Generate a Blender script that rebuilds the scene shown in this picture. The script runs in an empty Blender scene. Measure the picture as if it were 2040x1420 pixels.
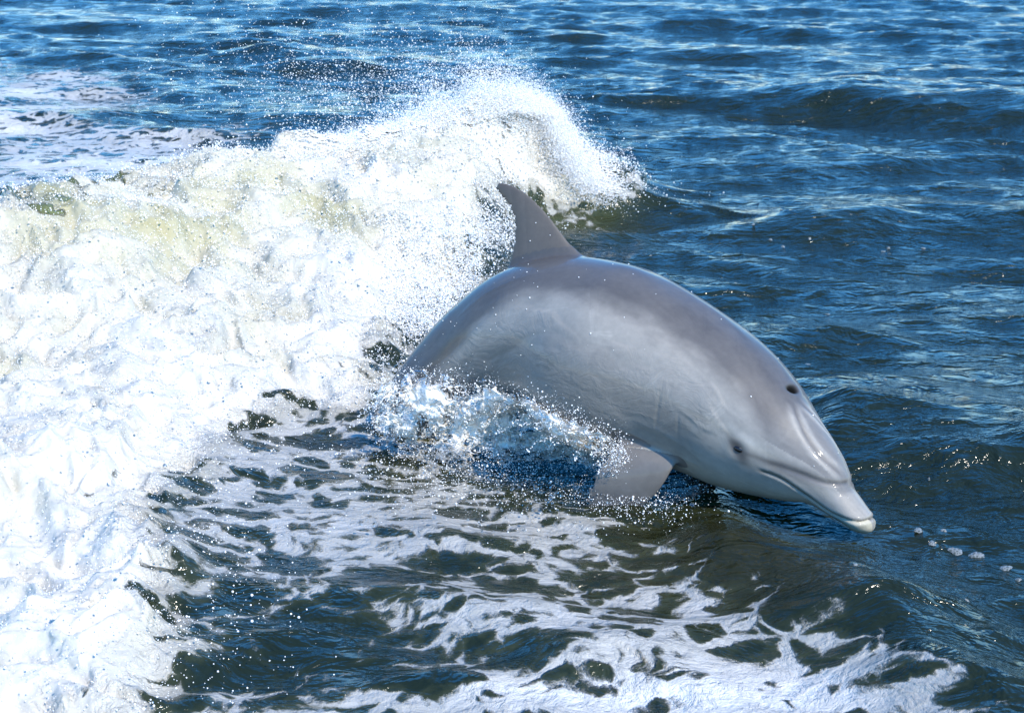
import bpy, math
import numpy as np
from mathutils import Vector
from mathutils.bvhtree import BVHTree

R = math.radians
scene = bpy.context.scene
COL = scene.collection

# ------------------------------------------------------------------ camera, sky, sun, exposure
PW, PH, F_PX = 2040.0, 1420.0, 3235.0          # frame the measurements were taken in
CAM_H, PITCH = 1.9, R(17.3)
cam = bpy.data.cameras.new('camera')
cam_o = bpy.data.objects.new('camera', cam)
COL.objects.link(cam_o)
cam_o.location = (0, 0, CAM_H)
cam_o.rotation_euler = (math.pi/2 - PITCH, 0, 0)
cam.sensor_width = 36
cam.lens = 36*F_PX/PW
cam.clip_start = 0.1
cam.clip_end = 6000
cam.dof.use_dof = True
cam.dof.focus_distance = 5.0
cam.dof.aperture_fstop = 9
scene.camera = cam_o

SUN_DIR = np.array([0.46, -0.50, 0.80]); SUN_DIR /= np.linalg.norm(SUN_DIR)   # towards the sun
sun_el = math.asin(SUN_DIR[2])
sun_az = math.atan2(SUN_DIR[0], SUN_DIR[1])     # clockwise from +Y
w = bpy.data.worlds.new("World"); scene.world = w; w.use_nodes = True
wn = w.node_tree.nodes; wl = w.node_tree.links
bg = wn['Background']
sky = wn.new('ShaderNodeTexSky'); sky.sky_type = 'NISHITA'; sky.sun_disc = False
sky.sun_elevation = sun_el; sky.sun_rotation = sun_az
sky.air_density = 1.12; sky.dust_density = 0.0; sky.ozone_density = 10.0
hs = wn.new('ShaderNodeHueSaturation'); hs.inputs['Saturation'].default_value = 1.24
wl.new(sky.outputs[0], hs.inputs['Color']); wl.new(hs.outputs[0], bg.inputs[0]); bg.inputs[1].default_value = 0.15
sun = bpy.data.lights.new('sun', 'SUN'); sun.energy = 2.3; sun.angle = R(0.53); sun.color = (1.0, 0.915, 0.79)
sun_o = bpy.data.objects.new('sun', sun); COL.objects.link(sun_o)
sun_o.rotation_euler = Vector(SUN_DIR).to_track_quat('Z', 'Y').to_euler()
scene.view_settings.view_transform = 'Standard'
scene.view_settings.look = 'None'
scene.view_settings.gamma = 1
scene.view_settings.use_curve_mapping = False
scene.view_settings.exposure = 1.42
scene.render.engine = 'CYCLES'
scene.cycles.max_bounces = 8
scene.cycles.transparent_max_bounces = 16
scene.cycles.transmission_bounces = 6
scene.cycles.caustics_reflective = False
scene.cycles.caustics_refractive = False
scene.cycles.sample_clamp_indirect = 4.0
scene.cycles.sample_clamp_direct = 6.0
try: scene.cycles.use_denoising = True
except Exception: pass

cp, sp = math.cos(PITCH), math.sin(PITCH)
CAM = np.array([0, 0, CAM_H])
VR = np.array([1.0, 0, 0]); VU = np.array([0, sp, cp]); VF = np.array([0, cp, -sp])
def ray(px, py):
    px = np.asarray(px, float); py = np.asarray(py, float)
    d = VF + np.multiply.outer((px-PW/2)/F_PX, VR) + np.multiply.outer(-(py-PH/2)/F_PX, VU)
    return d
def at_z(px, py, z=0.0):      # where a line of sight meets height z
    d = ray(px, py); t = (np.asarray(z)-CAM_H)/d[..., 2]
    return CAM + d*t[..., None]
def at_y(px, py, y):          # where it meets distance y
    d = ray(px, py); t = np.asarray(y)/d[..., 1]
    return CAM + d*t[..., None]

# ------------------------------------------------------------------ helpers
rng = np.random.default_rng(7)
_perm = np.random.default_rng(3).permutation(4096)
_g2 = np.random.default_rng(4).uniform(0, 2*np.pi, 4096)
_gc, _gs = np.cos(_g2), np.sin(_g2)
def pnoise(x, y, seed=0):
    """2D gradient noise, about -1..1"""
    xi = np.floor(x).astype(np.int64); yi = np.floor(y).astype(np.int64)
    xf = x-xi; yf = y-yi
    u = xf*xf*xf*(xf*(xf*6-15)+10); v = yf*yf*yf*(yf*(yf*6-15)+10)
    def g(ix, iy, dx, dy):
        h = _perm[(_perm[(ix+seed*131) & 4095] + iy) & 4095]
        return _gc[h]*dx + _gs[h]*dy
    a = g(xi, yi, xf, yf); b = g(xi+1, yi, xf-1, yf)
    c = g(xi, yi+1, xf, yf-1); d = g(xi+1, yi+1, xf-1, yf-1)
    return 1.5*((a*(1-u)+b*u)*(1-v) + (c*(1-u)+d*u)*v)
def fbm(x, y, octv=4, seed=0, gain=0.5, lac=2.03):
    s = np.zeros_like(x, dtype=float); a = 1.0
    for k in range(octv):
        s += a*pnoise(x*lac**k + 17.3*k, y*lac**k - 9.1*k, seed+k); a *= gain
    return s
def billow(x, y, octv=4, seed=0, gain=0.5, lac=2.1):
    s = np.zeros_like(x, dtype=float); a = 1.0
    for k in range(octv):
        s += a*(1-2*np.abs(pnoise(x*lac**k+5.7*k, y*lac**k+3.3*k, seed+k))); a *= gain
    return s
def sstep(a, b, x):
    t = np.clip((x-a)/(b-a), 0, 1); return t*t*(3-2*t)

def mesh_np(name, verts, faces, mat=None, smooth=True):
    """faces: (n,3) or (n,4) int array"""
    me = bpy.data.meshes.new(name)
    nv, nf, k = len(verts), len(faces), faces.shape[1]
    me.vertices.add(nv); me.vertices.foreach_set('co', np.ascontiguousarray(verts, dtype=np.float32).ravel())
    me.loops.add(nf*k); me.loops.foreach_set('vertex_index', np.ascontiguousarray(faces, dtype=np.int32).ravel())
    me.polygons.add(nf)
    me.polygons.foreach_set('loop_start', np.arange(0, nf*k, k, dtype=np.int32))
    me.polygons.foreach_set('loop_total', np.full(nf, k, dtype=np.int32))
    me.update(calc_edges=True)
    if smooth: me.polygons.foreach_set('use_smooth', np.ones(nf, dtype=bool))
    if mat: me.materials.append(mat)
    return me
def add_obj(name, me, parent=None):
    o = bpy.data.objects.new(name, me); COL.objects.link(o)
    if parent: o.parent = parent
    return o
def fattr(me, name, arr):
    a = me.attributes.new(name, 'FLOAT', 'POINT'); a.data.foreach_set('value', np.asarray(arr, dtype=np.float32))
def cattr(me, name, arr):
    a = me.attributes.new(name, 'FLOAT_COLOR', 'POINT')
    c = np.ones((len(arr), 4), dtype=np.float32); c[:, :3] = arr
    a.data.foreach_set('color', c.ravel())

class NT:
    def __init__(s, name):
        s.m = bpy.data.materials.new(name); s.m.use_nodes = True
        s.n = s.m.node_tree.nodes; s.l = s.m.node_tree.links
        s.p = s.n['Principled BSDF']; s.out = s.n['Material Output']
    def node(s, t, **kw):
        n = s.n.new(t)
        for k, v in kw.items(): setattr(n, k, v)
        return n
    def link(s, a, b): s.l.new(a, b)
    def val(s, sock, v):
        if isinstance(v, bpy.types.NodeSocket): s.l.new(v, sock)
        else: sock.default_value = v
    def math(s, op, a, b=0.0, c=0.0, clamp=False):
        n = s.n.new('ShaderNodeMath'); n.operation = op; n.use_clamp = clamp
        s.val(n.inputs[0], a); s.val(n.inputs[1], b)
        if op == 'MULTIPLY_ADD': s.val(n.inputs[2], c)
        return n.outputs[0]
    def ss(s, x, a, b, lo=0.0, hi=1.0):
        n = s.n.new('ShaderNodeMapRange'); n.interpolation_type = 'SMOOTHSTEP'
        s.val(n.inputs['Value'], x); s.val(n.inputs['From Min'], a); s.val(n.inputs['From Max'], b)
        s.val(n.inputs['To Min'], lo); s.val(n.inputs['To Max'], hi)
        return n.outputs[0]
    def mix(s, f, a, b):
        n = s.n.new('ShaderNodeMix'); n.data_type = 'RGBA'
        s.val(n.inputs[0], f); s.val(n.inputs[6], a); s.val(n.inputs[7], b)
        return n.outputs[2]
    def noise(s, vec, scale, detail=3, rough=0.5, dist=0.0, out='Fac'):
        n = s.n.new('ShaderNodeTexNoise'); n.inputs['Scale'].default_value = scale
        n.inputs['Detail'].default_value = detail; n.inputs['Roughness'].default_value = rough
        n.inputs['Distortion'].default_value = dist
        if vec is not None: s.l.new(vec, n.inputs['Vector'])
        return n.outputs[out]
    def voro(s, vec, scale, feature='DISTANCE_TO_EDGE'):
        n = s.n.new('ShaderNodeTexVoronoi'); n.feature = feature; n.inputs['Scale'].default_value = scale
        s.l.new(vec, n.inputs['Vector']); return n.outputs['Distance']
    def mapping(s, vec, scale=(1,1,1), rot=(0,0,0), loc=(0,0,0)):
        n = s.n.new('ShaderNodeMapping'); n.inputs['Scale'].default_value = scale
        n.inputs['Rotation'].default_value = rot; n.inputs['Location'].default_value = loc
        s.l.new(vec, n.inputs['Vector']); return n.outputs[0]
    def vadd(s, a, b, k):
        n = s.n.new('ShaderNodeVectorMath'); n.operation = 'MULTIPLY_ADD'
        s.l.new(b, n.inputs[0]); n.inputs[1].default_value = (k, k, k); s.l.new(a, n.inputs[2])
        return n.outputs[0]
    def attr(s, name, out='Fac'):
        n = s.n.new('ShaderNodeAttribute'); n.attribute_name = name; return n.outputs[out]
    def bump(s, h, strength=1.0, dist=0.01, normal=None):
        n = s.n.new('ShaderNodeBump'); s.val(n.inputs['Strength'], strength); n.inputs['Distance'].default_value = dist
        s.l.new(h, n.inputs['Height'])
        if normal is not None: s.l.new(normal, n.inputs['Normal'])
        return n.outputs[0]

# ------------------------------------------------------------------ the sea surface: shape
def poly_field(P, Z, W, x, y):
    """nearest point on polyline P (n,2): returns distance, side (+ = left of travel), interpolated Z and W, param"""
    best = np.full(x.shape, 1e9); side = np.zeros_like(x); zz = np.zeros_like(x); ww = np.zeros_like(x)
    for i in range(len(P)-1):
        ax, ay = P[i]; bx, by = P[i+1]; dx, dy = bx-ax, by-ay; L2 = dx*dx+dy*dy
        t = np.clip(((x-ax)*dx+(y-ay)*dy)/L2, 0, 1)
        qx, qy = ax+t*dx, ay+t*dy
        d = np.hypot(x-qx, y-qy); m = d < best
        best = np.where(m, d, best)
        side = np.where(m, np.sign(dx*(y-ay)-dy*(x-ax)), side)
        zz = np.where(m, Z[i]+t*(Z[i+1]-Z[i]), zz)
        ww = np.where(m, W[i]+t*(W[i+1]-W[i]), ww)
    return best, side, zz, ww

# crest of the breaking wake wave (x px, y px, height, front width)
CREST = np.array([(-900, 640, .34, 1.5), (-400, 545, .38, 1.5), (0, 445, .42, 1.4), (170, 390, .42, 1.5), (300, 335, .44, 1.5), (480, 292, .46, 1.5),
                  (620, 292, .44, 1.4), (760, 270, .46, 1.2), (900, 236, .50, .9), (1030, 208, .56, .60),
                  (1085, 222, .50, .46), (1112, 285, .34, .36), (1145, 345, .19, .30), (1200, 390, .06, .22)], float)
CR = at_z(CREST[:, 0], CREST[:, 1], CREST[:, 2])[:, :2]

def inpoly(x, y, P):
    inside = np.zeros(x.shape, bool); n = len(P); j = n-1
    for i in range(n):
        xi, yi = P[i]; xj, yj = P[j]
        c = ((yi > y) != (yj > y)) & (x < (xj-xi)*(y-yi)/(yj-yi+1e-12)+xi)
        inside ^= c; j = i
    return inside
def pdist(x, y, P):
    best = np.full(x.shape, 1e9); n = len(P)
    for i in range(n):
        ax, ay = P[i]; bx, by = P[(i+1) % n]; dx, dy = bx-ax, by-ay
        t = np.clip(((x-ax)*dx+(y-ay)*dy)/(dx*dx+dy*dy+1e-12), 0, 1)
        best = np.minimum(best, np.hypot(x-ax-t*dx, y-ay-t*dy))
    return best
def poly_px(pts, z=0.0):
    a = np.array(pts, float); return at_z(a[:, 0], a[:, 1], np.zeros(len(a))+z)[:, :2]

MASS = poly_px([(1240, 398), (1190, 410), (1120, 385), (1050, 378), (1015, 490), (1005, 525), (945, 545), (905, 580), (865, 615), (835, 680), (815, 730),
                (785, 790), (730, 812), (630, 812), (560, 842), (480, 885), (440, 950), (385, 1010), (385, 1070), (450, 1135), (430, 1200), (470, 1260), (460, 1330), (440, 1345), (410, 1430),
                (380, 1700), (-900, 1900), (-1500, 800), (-700, 420)], [.03, .05, .08, .12, .16, .16, .14, .13, .12, .10, .09, .08, .08, .08, .08, .08, .08, .06, .06, .05, .04, .03, .02, .02, 0, 0, 0, 0, 0])
BACK = CR[::1]
MASSP = np.vstack([MASS, CR[0] + [-3, 0.2], CR[:]])      # closed along the crest
WAKE = poly_px([(-600, 125), (0, 118), (120, 128), (250, 142), (380, 195), (430, 240), (600, 300), (500, 420), (0, 520), (-700, 560)])
LACE = poly_px([(760, 800), (1010, 905), (1150, 985), (1300, 1020), (1385, 1075), (1420, 1130), (1560, 1175), (1580, 1245), (1700, 1235), (1760, 1300), (1930, 1400), (2100, 1600), (-200, 1900),
                (-100, 1300), (300, 960), (440, 800), (600, 740)])
DARKS = [(640, 1290, 220, 95, .8), (900, 1140, 110, 30, .5), (1600, 1190, 100, 45, .6), (1060, 950, 170, 28, .35), (1410, 1060, 60, 70, .9), (1230, 1130, 120, 30, .45),
         (520, 1290, 170, 70, .35), (760, 1370, 210, 40, .45), (980, 1290, 70, 30, .3), (660, 930, 120, 22, .25), (1080, 860, 130, 45, .6), (840, 940, 70, 30, .25)]
BRIGHTS = [(1300, 1400, 420, 60, .50), (1100, 1260, 330, 42, .30), (1600, 1370, 260, 60, .35), (1050, 1180, 200, 30, .12), (1420, 1190, 130, 32, .25), (1600, 1275, 150, 30, .25), (600, 1060, 230, 35, .22),
           (480, 960, 90, 60, .2), (620, 880, 200, 40, .2), (1000, 1050, 230, 25, .12), (900, 1395, 330, 18, .3), (1360, 1095, 30, 18, .5)]

BEHIND = np.vstack([[CR[0]+[-30, -2]], CR, [CR[-1]+[.25, .1], [8, 80], [-60, 80]]])
def splat(x, y, px, py, wx, wy, z=0.0):
    c = at_z(px, py, z); e = at_z(px+wx, py, z); f = at_z(px, py+wy, z)
    sx = abs(e[0]-c[0]); sy = abs(f[1]-c[1])
    return np.exp(-(((x-c[0])/sx)**2+((y-c[1])/sy)**2))

# wind-wave spectrum
WR = np.random.default_rng(21)
NW = 120
_lam = np.exp(np.linspace(np.log(3.0), np.log(0.085), NW))*WR.uniform(.94, 1.06, NW)
_k = 2*np.pi/_lam
_th = R(-98) + WR.normal(0, R(30), NW)*(0.65+0.75*(np.arange(NW)/NW))
_sl = 0.0265*np.where(_lam > 1.0, .62, 1.0)*np.where(_lam < .16, .8, 1.0)        # slope per component
_amp = _sl/_k
_ph = WR.uniform(0, 2*np.pi, NW)

def sea(x, y, spacing, calm=None):
    """displacements dx, dy, z of the wind waves at rest positions x, y"""
    dx = np.zeros_like(x); dy = np.zeros_like(x); z = np.zeros_like(x)
    gust = 1+0.45*pnoise(x*.35+3, y*.22, 50)
    for i in range(NW):
        fade = sstep(1.6, 3.2, _lam[i]/spacing)
        if calm is not None and _lam[i] < 1.4: fade = fade*calm
        if fade.max() <= 0: continue
        cx, cy = math.cos(_th[i]), math.sin(_th[i])
        p = _k[i]*(cx*x+cy*y)+_ph[i]+1.1*warp
        a = _amp[i]*fade*(gust if _lam[i] < 1.2 else 1)
        s, c = np.sin(p), np.cos(p)
        z += a*c; dx -= 0.8*a*s*cx; dy -= 0.8*a*s*cy
    return dx, dy, z

# local waves: (x px, y px) crest polylines on the water, height, widths front/back
LOCALS = [
    ([(1560, 862), (1680, 868), (1790, 885), (1900, 900), (2040, 905), (2300, 900)], .085, .22, .50),
    ([(1340, 975), (1400, 990), (1450, 1025), (1490, 1085)], .035, .13, .10),
    ([(1290, 1075), (1450, 1110), (1560, 1135), (1680, 1180), (1760, 1260), (1840, 1340), (1980, 1450), (2150, 1650)], .085, .22, .30),
    ([(1500, 188), (1700, 196), (1850, 212), (2040, 225), (2300, 240)], .17, .60, .9),
    ([(1480, 455), (1600, 450), (1800, 440), (2040, 450), (2300, 460)], .065, .35, .5),
    ([(1000, 360), (1100, 372), (1230, 392), (1330, 410)], .10, .30, .35),
    ([(480, 102), (560, 112), (640, 125)], .10, .5, .7),
    ([(420, 1190), (640, 1178), (800, 1190), (980, 1230), (1150, 1290)], .030, .13, .22),
    ([(760, 1120), (880, 1085), (1000, 1110), (1100, 1140)], .022, .09, .14),
]

def crest_field(x, y):
    dens = 90; tt = np.linspace(0, len(CR)-1, dens); ks = np.arange(len(CR))
    qx, qy, qz, qw = (np.interp(tt, ks, v) for v in (CR[:, 0], CR[:, 1], CREST[:, 2], CREST[:, 3]))
    d = poly_field(CR, CREST[:, 2], CREST[:, 3], x, y)[0]
    m = (y > 2) & (y < 16) & (d < 5); xs, ys_, ds = x[m], y[m], d[m]
    sw = np.zeros_like(xs); sz = np.zeros_like(xs); sc = np.zeros_like(xs)
    for i in range(dens):
        w_ = np.exp(-(np.hypot(xs-qx[i], ys_-qy[i])-ds)/.09); sw += w_; sz += w_*qz[i]; sc += w_*qw[i]
    cz = np.zeros_like(x); cw = np.ones_like(x); cz[m] = sz/sw; cw[m] = sc/sw
    return d, cz, cw

def surface(x, y, spacing):
    """sea surface at rest grid x,y -> (X,Y,Z), foam density, tint, lump (1 in the thick foam)"""
    global warp
    warp = fbm(x*.8, y*.8, 2, 60)
    d, cz, cw = crest_field(x, y)
    # side>0: behind the crest (crest runs left to right, away side is +y)
    back = inpoly(x, y, BEHIND)
    inm = inpoly(x, y, MASSP); dm = pdist(x, y, MASSP); sdm = np.where(inm, dm, -dm)
    edge_n = fbm(x*2.2, y*2.2, 4, 70)
    prof_f = np.exp(-(d/(cw*.80))**2)
    prof_b = np.exp(-(d/.36)**1.6)
    hump = cz*np.where(back, prof_b, prof_f)
    hump *= 1+.16*fbm(x*1.7, y*1.3, 2, 77)
    lump = sstep(-.03, .22, sdm+.07*edge_n)
    lump_b = np.where(back, np.exp(-(d/.10)**2), 0)
    lump = np.maximum(lump, lump_b*sstep(.04, .2, cz))
    lump = np.maximum(lump, sstep(.25, .5, prof_f+.10*edge_n)*(~back)*sstep(.08, .2, cz))
    calm = 1-.75*lump
    inl = inpoly(x, y, LACE); dl = pdist(x, y, LACE); sdl = np.where(inl, dl, -dl)
    calm = calm*(1-.35*sstep(-.1, .3, sdl))
    dx, dy, z = sea(x, y, spacing, calm)
    for pts, h, wf, wb in LOCALS:
        P = poly_px(pts); zz = np.ones(len(P)); zz[0] = .15; zz[-1] = .4 if pts[-1][0] < 1500 else 1
        dd, sd, ze, _ = poly_field(P, zz, zz, x, y)
        # both kinds: + side is away from the camera
        z += h*ze*np.where(sd > 0, np.exp(-(dd/wb)**2), np.exp(-(dd/wf)**2)) * (1+.25*pnoise(x*1.4, y*1.4, 91))
        z -= .35*h*ze*np.exp(-((dd-1.6*wf)/(wf*.8))**2)*(sd < 0)
    # second heap of foam in the near left corner
    for px, py, wx, wy, hh in [(60, 1010, 230, 120, .16), (330, 1150, 90, 90, .06), (120, 1300, 170, 120, .10), (900, 470, 90, 45, .08), (650, 640, 150, 70, .10), (300, 800, 170, 90, .10), (80, 640, 200, 60, .12), (1120, 330, 60, 60, .10)]:
        hump += hh*splat(x, y, px, py, wx, wy)
    fine = sstep(2.2, 4.5, 1/np.maximum(spacing, 1e-4)/14)   # only where the grid can hold it
    wx_ = x+.10*fbm(x*3, y*3, 2, 80); wy_ = y+.10*fbm(x*3+7, y*3, 2, 81)
    lumps = .050*fbm(wx_*2.4, wy_*2.4, 3, 82) + .040*billow(wx_*4.2, wy_*4.8, 2, 86) + .005*fbm(wx_*17, wy_*19, 3, 90)*fine
    z = z + hump + lump*lumps
    # foam density
    F = 1.15*sstep(-.10, .30, sdm+.12*edge_n)+1.0*sstep(.06, .42, sdm)
    F = np.maximum(F, 1.1*lump_b*sstep(.05, .25, cz))
    F = np.maximum(F, 1.45*sstep(.30, .52, prof_f+.12*edge_n)*(~back)*sstep(.08, .2, cz))
    f_l = sstep(-.06, .22, sdl+.05*edge_n)
    dens = .60*np.ones_like(x)
    for px, py, wx, wy, k in BRIGHTS: dens += .80*k*splat(x, y, px, py, wx, wy)
    for px, py, wx, wy, k in DARKS: dens -= .45*k*splat(x, y, px, py, wx, wy)
    F = np.maximum(F, f_l*dens)
    inw = inpoly(x, y, WAKE); dw = pdist(x, y, WAKE); sdw = np.where(inw, dw, -dw)
    F = np.maximum(F, (.88+.30*fbm(x*1.1, y*1.5, 3, 96))*sstep(-.5, 1.0, sdw+.8*fbm(x*.7, y*.7, 3, 95)))
    F = np.maximum(F, .62*lump_b)
    # green glassy water showing in the crest on the left, thin aerated water elsewhere
    tint = 1.0*splat(x, y, 130, 490, 200, 38, .36) + .75*splat(x, y, 400, 400, 260, 50, .38) + .6*splat(x, y, 330, 520, 170, 45, .3) + .22*splat(x, y, 1150, 440, 120, 45) + .6*splat(x, y, 50, 690, 160, 50, .25) + .42*splat(x, y, 480, 345, 220, 34, .42) + .15*splat(x, y, 760, 330, 160, 40, .42) + .35*splat(x, y, 420, 560, 200, 40, .25) + .4*splat(x, y, 620, 400, 160, 45, .36) + .3*splat(x, y, 780, 450, 120, 50, .25) + .3*splat(x, y, 200, 860, 120, 50, .15)
    tint = tint*(.75+.5*fbm(x*3, y*3, 3, 120))
    tint = np.clip(tint, 0, 1)
    glass = .62*splat(x, y, 70, 465, 190, 26, .38)+.45*splat(x, y, 380, 375, 150, 22, .40)+.35*splat(x, y, 330, 480, 110, 24, .33)
    F = F - glass
    F = np.maximum(F, .33*splat(x, y, 1150, 440, 110, 45))
    global refl_olive
    refl_olive = np.clip(splat(x, y, 1480, 1110, 260, 110)+.7*splat(x, y, 1050, 900, 260, 60)+.5*splat(x, y, 600, 860, 200, 60), 0, 1)  # olive patches, mainly where the dolphin's reflection falls
    return x+dx*calm, y+dy*calm, z, F, tint, lump

# rest grid: a fan, finer near the camera
def geo(a, b, n): return np.exp(np.linspace(math.log(a), math.log(b), n, endpoint=False))
ys = np.concatenate([geo(.25, 2.2, 25), geo(2.2, 3.1, 70), geo(3.1, 10, 500), geo(10, 60, 430), geo(60, 4000, 110), [4000.]])
uc = np.linspace(-.40, .40, 560)
ext = .40+np.cumsum(.0015*1.13**np.arange(1, 62))
us = np.concatenate([-ext[::-1], uc, ext])
U, Y = np.meshgrid(us, ys)
X = U*Y
du = np.gradient(us)[None, :]*Y; dyy = np.gradient(ys)[:, None]+0*U
spac = np.maximum(du, dyy*.8)
sx_, sy_, sz_, sF, sT, sL = surface(X, Y, spac)
nr, nc = X.shape
vid = np.arange(nr*nc).reshape(nr, nc)
quads = np.stack([vid[:-1, :-1], vid[:-1, 1:], vid[1:, 1:], vid[1:, :-1]], -1).reshape(-1, 4)
SV = np.stack([sx_, sy_, sz_], -1).reshape(-1, 3)
SM = refl_olive.ravel(); SF = sF.ravel(); ST = sT.ravel(); SL = sL.ravel()

# ------------------------------------------------------------------ the sea surface: material
def make_sea_material():
    t = NT('sea_water')
    geo_ = t.node('ShaderNodeNewGeometry'); P = geo_.outputs['Position']
    xy = t.mapping(P, scale=(1, 1, 0.5))
    foam = t.attr('foam'); tint = t.attr('tint'); lump = t.attr('lump')
    wcol = t.noise(xy, 3.0, 3, .55, 0, 'Color')
    w1 = t.vadd(xy, wcol, .32)
    w1b = t.vadd(w1, t.noise(xy, 14.0, 3, .6, 0, 'Color'), .045)
    st = t.mapping(w1b, scale=(.66, 1.25, 1), rot=(0, 0, R(-22)))
    cell = t.voro(st, 6.0)                    # 0 on the web, larger in the holes
    cell2 = t.voro(t.mapping(w1b, loc=(3, 5, 0)), 13.0)
    n1 = t.noise(st, 2.6, 5, .62)
    n2 = t.noise(w1b, 22.0, 4, .7)
    n3 = t.noise(xy, 160.0, 2, .6)
    # level = foam*k + web - holes
    a = t.math('MULTIPLY', t.math('SUBTRACT', .10, cell), 4.4)
    b = t.math('MULTIPLY', t.math('SUBTRACT', .05, cell2), 2.4)
    c = t.math('MULTIPLY', t.math('SUBTRACT', n1, .5), 1.7)
    e = t.math('MULTIPLY', t.math('SUBTRACT', n2, .5), .90)
    g = t.math('MULTIPLY', t.math('SUBTRACT', n3, .5), .45)
    lvl = t.math('ADD', t.math('ADD', a, b), t.math('ADD', c, t.math('ADD', e, g)))
    fk = t.math('SUBTRACT', t.math('MULTIPLY', foam, 1.75), .80)
    lv = t.math('ADD', lvl, fk)
    m = t.ss(lv, -.14, .36)
    m = t.math('MULTIPLY', m, t.ss(foam, .04, .22))
    # opacity of the foam film: bubbly, thinner away from the dense parts
    film = t.math('MULTIPLY', t.ss(n2, .25, .75, .72, 1.0), t.ss(foam, .60, 1.25, .52, 1.0))
    film = t.math('MAXIMUM', film, t.math('MULTIPLY', t.ss(foam, 1.0, 1.45), t.ss(t.noise(w1, 4.5, 3, .55), .3, .62, .84, 1.0)))
    mask = t.math('MULTIPLY', m, film)
    aer = t.math('MULTIPLY', t.ss(lv, -1.1, .2), t.ss(foam, .05, .5))
    # water body colour: murky green brown, paler where air is mixed in
    body = t.mix(t.noise(xy, .35, 2), (.0085, .0150, .0080, 1), (.0150, .0185, .0055, 1))
    body = t.mix(t.math('MULTIPLY', t.attr('refl_olive'), .8), body, (.023, .021, .006, 1))  # dolphin's reflection painted into the water colour as olive
    body = t.mix(t.math('MULTIPLY', aer, .22), body, (.10, .105, .045, 1))
    body = t.mix(t.math('MULTIPLY', tint, .7, clamp=True), body, (.22, .24, .09, 1))
    cream = t.ss(t.noise(w1, 2.1, 3, .6), .42, .72)
    tf = t.math('ADD', t.math('MULTIPLY', tint, .70), t.math('MULTIPLY', t.math('MULTIPLY', cream, lump), .42), clamp=True)
    fcol = t.mix(tf, t.mix(lump, (.72, .69, .62, 1), (.575, .54, .455, 1)), (.36, .325, .18, 1))
    t.link(t.mix(mask, body, fcol), t.p.inputs['Base Color'])
    t.link(t.math('MULTIPLY_ADD', mask, .5, .09), t.p.inputs['Roughness'])
    t.p.inputs['IOR'].default_value = 1.333
    t.link(t.math('MULTIPLY', mask, .35), t.p.inputs['Subsurface Weight'])
    t.p.inputs['Subsurface Radius'].default_value = (.03, .03, .025)
    t.p.inputs['Subsurface Scale'].default_value = .5
    # fine relief: capillary ripples on the water, bubbles and froth on the foam
    rp = t.mapping(t.vadd(P, t.noise(P, 1.6, 2, .5, 0, 'Color'), .25), scale=(.75, 1.35, .3), rot=(0, 0, R(8)))
    r1 = t.noise(rp, 11.0, 3, .6, .5)
    r2 = t.noise(t.mapping(rp, rot=(0, 0, R(35))), 26.0, 3, .6, .3)
    r0 = t.noise(t.mapping(rp, rot=(0, 0, R(-14)), scale=(.8, 1.3, 1)), 3.6, 2, .5, .4)
    patch = t.ss(t.noise(P, .9, 3), .35, .7, .45, 1.0)
    rh = t.math('ADD', t.math('MULTIPLY_ADD', r0, .055, t.math('MULTIPLY', r1, .034)), t.math('MULTIPLY', t.math('MULTIPLY', r2, patch), .011))
    wat = t.math('MULTIPLY', rh, t.math('SUBTRACT', 1.0, t.math('MULTIPLY', mask, .85)))
    fP = t.vadd(P, t.noise(P, 6.0, 3, .6, 0, 'Color'), .10)
    f1 = t.noise(fP, 60.0, 4, .7)
    f2 = t.noise(fP, 10.0, 2, .5)
    fh = t.math('ADD', t.math('MULTIPLY', f1, .0030), t.math('MULTIPLY', t.math('MULTIPLY', f2, .032), t.math('MULTIPLY_ADD', lump, .8, .2)))
    fo = t.math('MULTIPLY', t.math('ADD', fh, .007), t.math('MULTIPLY', m, t.math('MULTIPLY_ADD', tint, -.6, 1.0)))
    n = t.bump(t.math('ADD', wat, fo), 1.0, 1.0)
    t.link(n, t.p.inputs['Normal'])
    return t.m
SEA = make_sea_material()

qf = SL[quads].mean(1)
is_foam = (qf > .5) & (np.abs(SV[quads[:, 0], 1]) < 14)
def sub_mesh(name, q):
    used, inv = np.unique(q, return_inverse=True)
    me = mesh_np(name, SV[used], inv.reshape(-1, 4), SEA)
    fattr(me, 'foam', SF[used]); fattr(me, 'tint', ST[used]); fattr(me, 'lump', SL[used]); fattr(me, 'refl_olive', SM[used])
    return me
water = add_obj('water', sub_mesh('water', quads[~is_foam])); water['kind'] = 'structure'
water['label'] = 'dark green blue choppy sea with lacy foam floating in front'
foamw = add_obj('breaking_foam', sub_mesh('breaking_foam', quads[is_foam])); foamw['kind'] = 'stuff'
foamw['label'] = 'thick white foam of the breaking wake wave on the left'

# ------------------------------------------------------------------ the dolphin
# stations along the body: centre px x, px y, distance y, radius px, roll of the back towards the camera (deg)
ST_ = np.array([
    (832, 806, 5.20, 72, 0), (905, 748, 5.17, 98, 0), (985, 700, 5.13, 126, 1), (1065, 676, 5.08, 154, 3), (1132, 684, 5.03, 176, 6),
    (1195, 706, 4.97, 189, 9), (1265, 732, 4.90, 188, 13), (1345, 763, 4.82, 174, 18),
    (1422, 803, 4.73, 156, 25), (1484, 845, 4.65, 141, 32), (1540, 886, 4.57, 117, 38), (1592, 923, 4.50, 88, 35),
    (1636, 957, 4.445, 62, 29), (1662, 984, 4.415, 46, 26), (1690, 1011, 4.38, 39, 25), (1713, 1033, 4.35, 33, 25), (1727, 1047, 4.335, 25, 25), (1735, 1055, 4.325, 13, 25)], float)
C0 = at_y(ST_[:, 0], ST_[:, 1], ST_[:, 2])
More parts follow.
